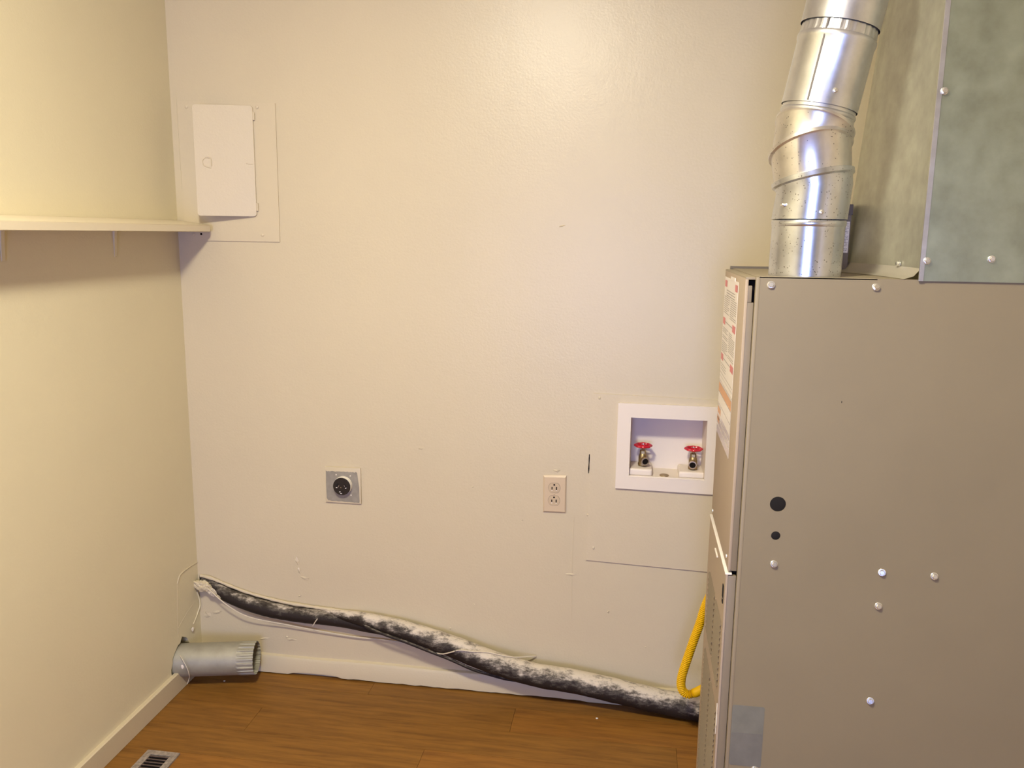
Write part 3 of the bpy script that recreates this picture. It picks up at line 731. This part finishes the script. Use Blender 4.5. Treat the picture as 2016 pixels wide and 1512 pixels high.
# ------------------------------------------------------------------ washer box and its cover panel
cp = thing('wall_cover_panel', 'cream painted rectangular cover panel around the washer outlet box', 'wall panel')
bm = bmesh.new()
plate_with_holes(bm, [(1.2440, 0.4545), (1.700, 0.440), (1.700, 0.953), (1.2505, 0.9600)], [wbox], lambda x, z: (x, -0.0045, z), (0, 0.0046, 0))
build('panel', bm, 'panel', cp)
for x, z in ((1.2690, 0.9475), (1.2650, 0.4945)): round_screw(cp, (x, -0.0045, z), (0, -1, 0), 0.0042, 'panel')
round_screw(cp, (1.2445, -0.003, 0.595), (0, -1, 0), 0.0035, 'panel')
bm = bmesh.new(); prism(bm, [(x, -0.0008, z) for x, z in ((1.2435, 0.778), (1.2458, 0.779), (1.2462, 0.765), (1.2455, 0.748), (1.2460, 0.735), (1.2448, 0.722), (1.2428, 0.720), (1.2420, 0.735), (1.2432, 0.752), (1.2428, 0.766))], (0, 0.0006, 0))
build('edge_gap', bm, 'dark', cp)
wb = thing('washer_outlet_box', 'white recessed washer outlet box with two red-handled brass valves', 'outlet box')
bm = bmesh.new()
inner = [(1.3590, 0.7195), (1.5750, 0.7195), (1.5750, 0.8970), (1.3590, 0.8970)]
plate_with_holes(bm, [(1.3225, 0.6840), (1.600, 0.6805), (1.600, 0.9360), (1.3230, 0.9365)], [inner], lambda x, z: (x, -0.0125, z), (0, 0.0078, 0))
build('frame', bm, 'white_plastic', wb)
bm = bmesh.new(); DEP = 0.085
v0 = [bm.verts.new((x, -0.0125, z)) for x, z in inner]
v1 = [bm.verts.new((x + (0.004 if x < 1.4 else -0.004), DEP, z + (0.003 if z < 0.8 else -0.003))) for x, z in inner]
for i in range(4): bm.faces.new((v0[i], v0[(i + 1) % 4], v1[(i + 1) % 4], v1[i]))
bm.faces.new(v1)
bmesh.ops.recalc_face_normals(bm, faces=bm.faces[:])
bmesh.ops.solidify(bm, geom=bm.faces[:], thickness=0.0015)
build('recess', bm, 'white_plastic', wb)
Box('sill', (1.3605, -0.0105, 0.7195), (1.5735, -0.001, 0.7235), 'white_plastic', wb, bev=0.001)
Box('pedestal', (1.3610, 0.000, 0.7205), (1.4265, 0.080, 0.7420), 'white_plastic', wb, bev=0.006, seg=3)
Box('pedestal', (1.5020, 0.000, 0.7205), (1.5735, 0.080, 0.7400), 'white_plastic', wb, bev=0.006, seg=3)
bm = bmesh.new(); loft(bm, [((1.462, 0.016, 0.7205), up_, 0.014), ((1.462, 0.016, 0.7238), up_, 0.013)], 24)
build('drain_rim', bm, 'brass', wb, smooth=True)
def valve(cx, zb, face):
    cy = 0.036
    bm = bmesh.new(); C = lambda z: (cx, cy, zb + z)
    loft(bm, [(C(-0.001), up_, 0.0130), (C(0.004), up_, 0.0135), (C(0.008), up_, 0.0120), (C(0.024), up_, 0.0120), (C(0.030), up_, 0.0105), (C(0.034), up_, 0.0085)], 24)
    loft(bm, [(C(0.033), up_, 0.0088), (C(0.043), up_, 0.0088), (C(0.045), up_, 0.007)], 6)
    loft(bm, [(C(0.044), up_, 0.0035), (C(0.062), up_, 0.0035)], 10)
    n = Vector((face, -1, -0.12)).normalized(); s0 = Vector(C(0.0185))
    loft(bm, [(s0, n, 0.0085), (s0 + n * 0.016, n, 0.0085), (s0 + n * 0.0165, n, 0.0118), (s0 + n * 0.024, n, 0.0118)], 24)
    vb = build('valve', bm, 'brass', wb, smooth=True)
    bm = bmesh.new(); loft(bm, [(s0 + n * 0.0235, n, 0.0120), (s0 + n * 0.0255, n, 0.0120), (s0 + n * 0.0258, n, 0.0090), (s0 + n * 0.0210, n, 0.0085)], 24, False, False)
    build('outlet_rim', bm, 'brass_rim', vb, smooth=True)
    bm = bmesh.new(); loft(bm, [(s0 + n * 0.0244, n, 0.0091), (s0 + n * 0.0246, n, 0.0090)], 24); build('outlet_bore', bm, 'dark', vb)
    # round handwheel: lobed rim, hub and spokes
    bm = bmesh.new(); zc = zb + 0.058; seg, ms = 48, 8; rings = []
    for i in range(seg):
        t = 2 * PI * i / seg; rr = 0.0215 + 0.0012 * math.cos(8 * t); ring = []
        for k in range(ms):
            q = 2 * PI * k / ms
            ring.append(bm.verts.new((cx + (rr + 0.0046 * math.cos(q)) * math.cos(t), cy + (rr + 0.0046 * math.cos(q)) * math.sin(t), zc + 0.0038 * math.sin(q))))
        rings.append(ring)
    for i in range(seg):
        p, q = rings[i], rings[(i + 1) % seg]
        for k in range(ms): bm.faces.new((p[k], q[k], q[(k + 1) % ms], p[(k + 1) % ms]))
    for k in range(4):
        t = k * PI / 2 + 0.3; d = Vector((math.cos(t), math.sin(t), 0))
        tube(bm, [tuple(Vector((cx, cy, zc)) + d * 0.004), tuple(Vector((cx, cy, zc)) + d * 0.012), tuple(Vector((cx, cy, zc)) + d * 0.020)], 0.0028, 8, 2)
    loft(bm, [((cx, cy, zc - 0.004), up_, 0.0065), ((cx, cy, zc + 0.003), up_, 0.0062)], 16)
    build('handwheel', bm, 'red', vb, smooth=True)
    bm = bmesh.new(); loft(bm, [((cx, cy, zc + 0.002), up_, 0.0036), ((cx, cy, zc + 0.0048), up_, 0.0032)], 10); build('handle_screw', bm, 'steel_screw', vb)
valve(1.3985, 0.7455, 0.32)
valve(1.5430, 0.7425, -0.10)

# ------------------------------------------------------------------ dryer vent tube
tv = thing('dryer_vent_duct', 'open crimped metal dryer vent stub poking out of the left wall', 'vent duct')
A0, A1 = Vector((-0.085, -0.139, 0.081)), Vector((0.226, -0.077, 0.087))
axd = (A1 - A0).normalized(); Lv = (A1 - A0).length; RV = 0.0505
bm = bmesh.new()
loft(bm, [(A0, axd, RV), (A0 + axd * (Lv - 0.052), axd, RV)], 64, False, False)
body = build('tube_body', bm, 'galv_dull', tv, smooth=True)
bm = bmesh.new()
rp = lambda k, i: 0 if k == 0 else ((0.022 if (i % 6) < 3 else -0.03) * min(1, k / 2))
loft(bm, [(A0 + axd * (Lv - 0.052), axd, RV), (A0 + axd * (Lv - 0.046), axd, RV), (A0 + axd * (Lv - 0.036), axd, RV - 0.0004), (A0 + axd * Lv, axd, RV - 0.001)], 132, False, False, ripple=rp)
build('crimped_mouth', bm, 'galv_dull', tv)
bm = bmesh.new()
tube(bm, [(0.018, -0.161, 0.120), (0.032, -0.172, 0.113), (0.048, -0.177, 0.090), (0.050, -0.170, 0.062), (0.044, -0.160, 0.048), (0.036, -0.160, 0.026)], 0.0011, 6, 6)
build('caulk_string', bm, 'wire', tv, smooth=True)
bm = bmesh.new(); bmesh.ops.create_icosphere(bm, subdivisions=2, radius=0.006)
for v_ in bm.verts: v_.co = Vector((v_.co.x, v_.co.y * 0.3, v_.co.z * 1.3)) + Vector((0.026, -0.1670, 0.086))
build('paint_blob', bm, 'white_plastic', tv, smooth=True)

# ------------------------------------------------------------------ hoses and wires along the wall
bm = bmesh.new()
tube(bm, [(0.012, 0.012, 0.290, .019), (0.045, 0.004, 0.279, .0205), (0.10, -0.004, 0.255, .0225), (0.165, -0.008, 0.236, .024), (0.235, -0.010, 0.221, .0245), (0.30, -0.010, 0.213, .0245), (0.369, -0.010, 0.208, .024), (0.44, -0.010, 0.206, .023), (0.51, -0.012, 0.200, .021), (0.57, -0.016, 0.192, .019), (0.64, -0.014, 0.184, .017), (0.70, 0.004, 0.175, .013)], None, 20, 8, rfun=lambda i: random.uniform(0.985, 1.015))
tag(build('black_hose', bm, 'hose_a', smooth=True), 'dark upper hose emerging from the corner, lodged in the wall cut', 'hose')
bm = bmesh.new()
tube(bm, [(0.40, 0.006, 0.224, .010), (0.453, -0.008, 0.222, .013), (0.519, -0.018, 0.220, .019), (0.585, -0.026, 0.215, .0235), (0.682, -0.032, 0.200, .028), (0.779, -0.036, 0.178, .031), (0.862, -0.042, 0.157, .033), (0.957, -0.047, 0.129, .0335), (1.097, -0.049, 0.097, .0345), (1.221, -0.050, 0.0865, .0350), (1.358, -0.051, 0.0665, .0355), (1.478, -0.052, 0.0480, .0355), (1.597, -0.058, 0.0368, .0355), (1.72, -0.075, 0.0365, .0355), (1.85, -0.10, 0.0365, .0355)], None, 24, 8, rfun=lambda i: random.uniform(0.975, 1.02))
tag(build('black_hose', bm, 'hose_b', smooth=True), 'thick paint-spattered black hose sagging along the wall down to the floor', 'hose')
bm = bmesh.new()
tube(bm, [(0.045, -0.028, 0.285), (0.06, -0.032, 0.275), (0.119, -0.034, 0.230), (0.1865, -0.030, 0.197), (0.2966, -0.018, 0.176), (0.431, -0.012, 0.158), (0.5306, -0.010, 0.149), (0.63, -0.010, 0.147), (0.744, -0.024, 0.143), (0.81, -0.060, 0.144), (0.850, -0.078, 0.162), (0.875, -0.080, 0.172), (0.915, -0.074, 0.168), (0.96, -0.062, 0.163), (1.03, -0.050, 0.148), (1.08, -0.020, 0.138), (1.10, -0.006, 0.134)], 0.0019, 8, 6)
tag(build('thin_wire', bm, 'wire', smooth=True), 'thin cream wire looping below the dark upper hose', 'wire')
bm = bmesh.new()
tube(bm, [(0.55, -0.036, 0.214), (0.59, -0.052, 0.203), (0.64, -0.058, 0.190), (0.70, -0.058, 0.173), (0.776, -0.056, 0.147), (0.83, -0.056, 0.130), (0.866, -0.058, 0.118), (0.91, -0.056, 0.100), (0.96, -0.052, 0.086), (1.02, -0.044, 0.070), (1.07, -0.034, 0.064)], 0.0045, 10, 6)
tag(build('cable', bm, 'hose_a', smooth=True), 'slim dark cable running beneath the thick spattered hose', 'cable')
bm = bmesh.new(); tube(bm, [(0.398, -0.037, 0.188), (0.406, -0.039, 0.202), (0.414, -0.037, 0.214)], 0.0016, 6, 4)
tag(build('wire_stub', bm, 'wire', smooth=True), 'short cream wire stub stuck on the dark upper hose', 'wire')

# yellow corrugated gas connector
bm = bmesh.new()
GY = -0.20
pts = [(1.640, -0.002, 0.560), (1.635, -0.06, 0.562), (1.618, -0.15, 0.545), (1.596, GY, 0.482), (1.5770, GY, 0.4233), (1.5665, GY, 0.3783), (1.5530, GY, 0.3283), (1.5365, GY, 0.2641), (1.5250, GY, 0.2130), (1.5262, GY, 0.1800), (1.5410, GY, 0.1640), (1.5600, GY, 0.1685), (1.5765, GY - 0.01, 0.1850), (1.592, GY - 0.02, 0.203), (1.62, GY - 0.03, 0.235)]
dense = catmull([p + (0.0115,) for p in pts], 6)
# resample evenly to get regular corrugation
acc = [0.0]
for p, q in zip(dense, dense[1:]): acc.append(acc[-1] + (Vector(q[:3]) - Vector(p[:3])).length)
step = 0.0013; n = int(acc[-1] / step); res = []; j = 0
for i in range(n + 1):
    s = i * acc[-1] / n
    while j < len(acc) - 2 and acc[j + 1] < s: j += 1
    t = (s - acc[j]) / max(1e-9, acc[j + 1] - acc[j]); res.append(Vector(dense[j][:3]).lerp(Vector(dense[j + 1][:3]), t))
rings = []
for i, p in enumerate(res):
    a = res[max(0, i - 2)]; b = res[min(n, i + 2)]
    rings.append((p, b - a, 0.0110 + 0.0017 * math.cos(2 * PI * i / 4)))
loft(bm, rings, 14)
tag(build('gas_connector', bm, 'yellow', smooth=True), 'yellow corrugated gas line curling out from behind the furnace', 'gas line')

# ------------------------------------------------------------------ floor register
rg = thing('floor_register', 'worn metal floor register near the left baseboard', 'floor vent')
RX0, RX1, RY0, RY1 = 0.086, 0.180, -0.760, -0.456
bm = bmesh.new()
ih = (RX0 + 0.019, RX1 - 0.019, RY0 + 0.022, RY1 - 0.018)
plate_with_holes(bm, [(RX0, RY0), (RX1, RY0), (RX1, RY1), (RX0, RY1)], [[(ih[0], ih[2]), (ih[1], ih[2]), (ih[1], ih[3]), (ih[0], ih[3])]], lambda x, y: (x, y, 0.0045), (0, 0, -0.0045))
build('frame', bm, 'register', rg)
Box('pan', (ih[0], ih[2], 0.0001), (ih[1], ih[3], 0.0006), 'dark', rg)
sm = None
ns = int((ih[3] - ih[2]) / 0.0125)
for k in range(ns):
    yy = ih[2] + (k + 0.5) * (ih[3] - ih[2]) / ns
    if sm is None:
        bm = bmesh.new(); prism(bm, [(ih[0] - 0.001, -0.0022, 0.0042), (ih[0] - 0.001, 0.0024, 0.0040), (ih[0] - 0.001, 0.0030, 0.0015), (ih[0] - 0.001, -0.001, 0.0015)], (ih[1] - ih[0] + 0.002, 0, 0))
        o = build('slat', bm, 'register_dark', rg); sm = o.data
    else:
        o = bpy.data.objects.new('slat', sm); col.objects.link(o); o.parent = rg
    o.location = (0, yy, 0)
# crumbs of plaster lying on the floor
crumb_at = [((0.118, -0.085, 0.002), 0.0028, 'tiny white plaster crumb on the floor under the vent stub', False), ((1.295, -0.098, 0.002), 0.0035, 'tiny white plaster crumb on the floor below the thick hose', False)]
for p, r, lab_, _ in crumb_at:
    bm = bmesh.new(); bmesh.ops.create_icosphere(bm, subdivisions=1, radius=r)
    for v_ in bm.verts: v_.co = Vector((v_.co.x * 1.3, v_.co.y, v_.co.z * 0.6)) * random.uniform(0.8, 1.1) + Vector((p[0], p[1], r * 0.6))
    tag(build('plaster_crumb', bm, 'paper'), lab_, 'crumb', 'plaster crumbs on the floor')
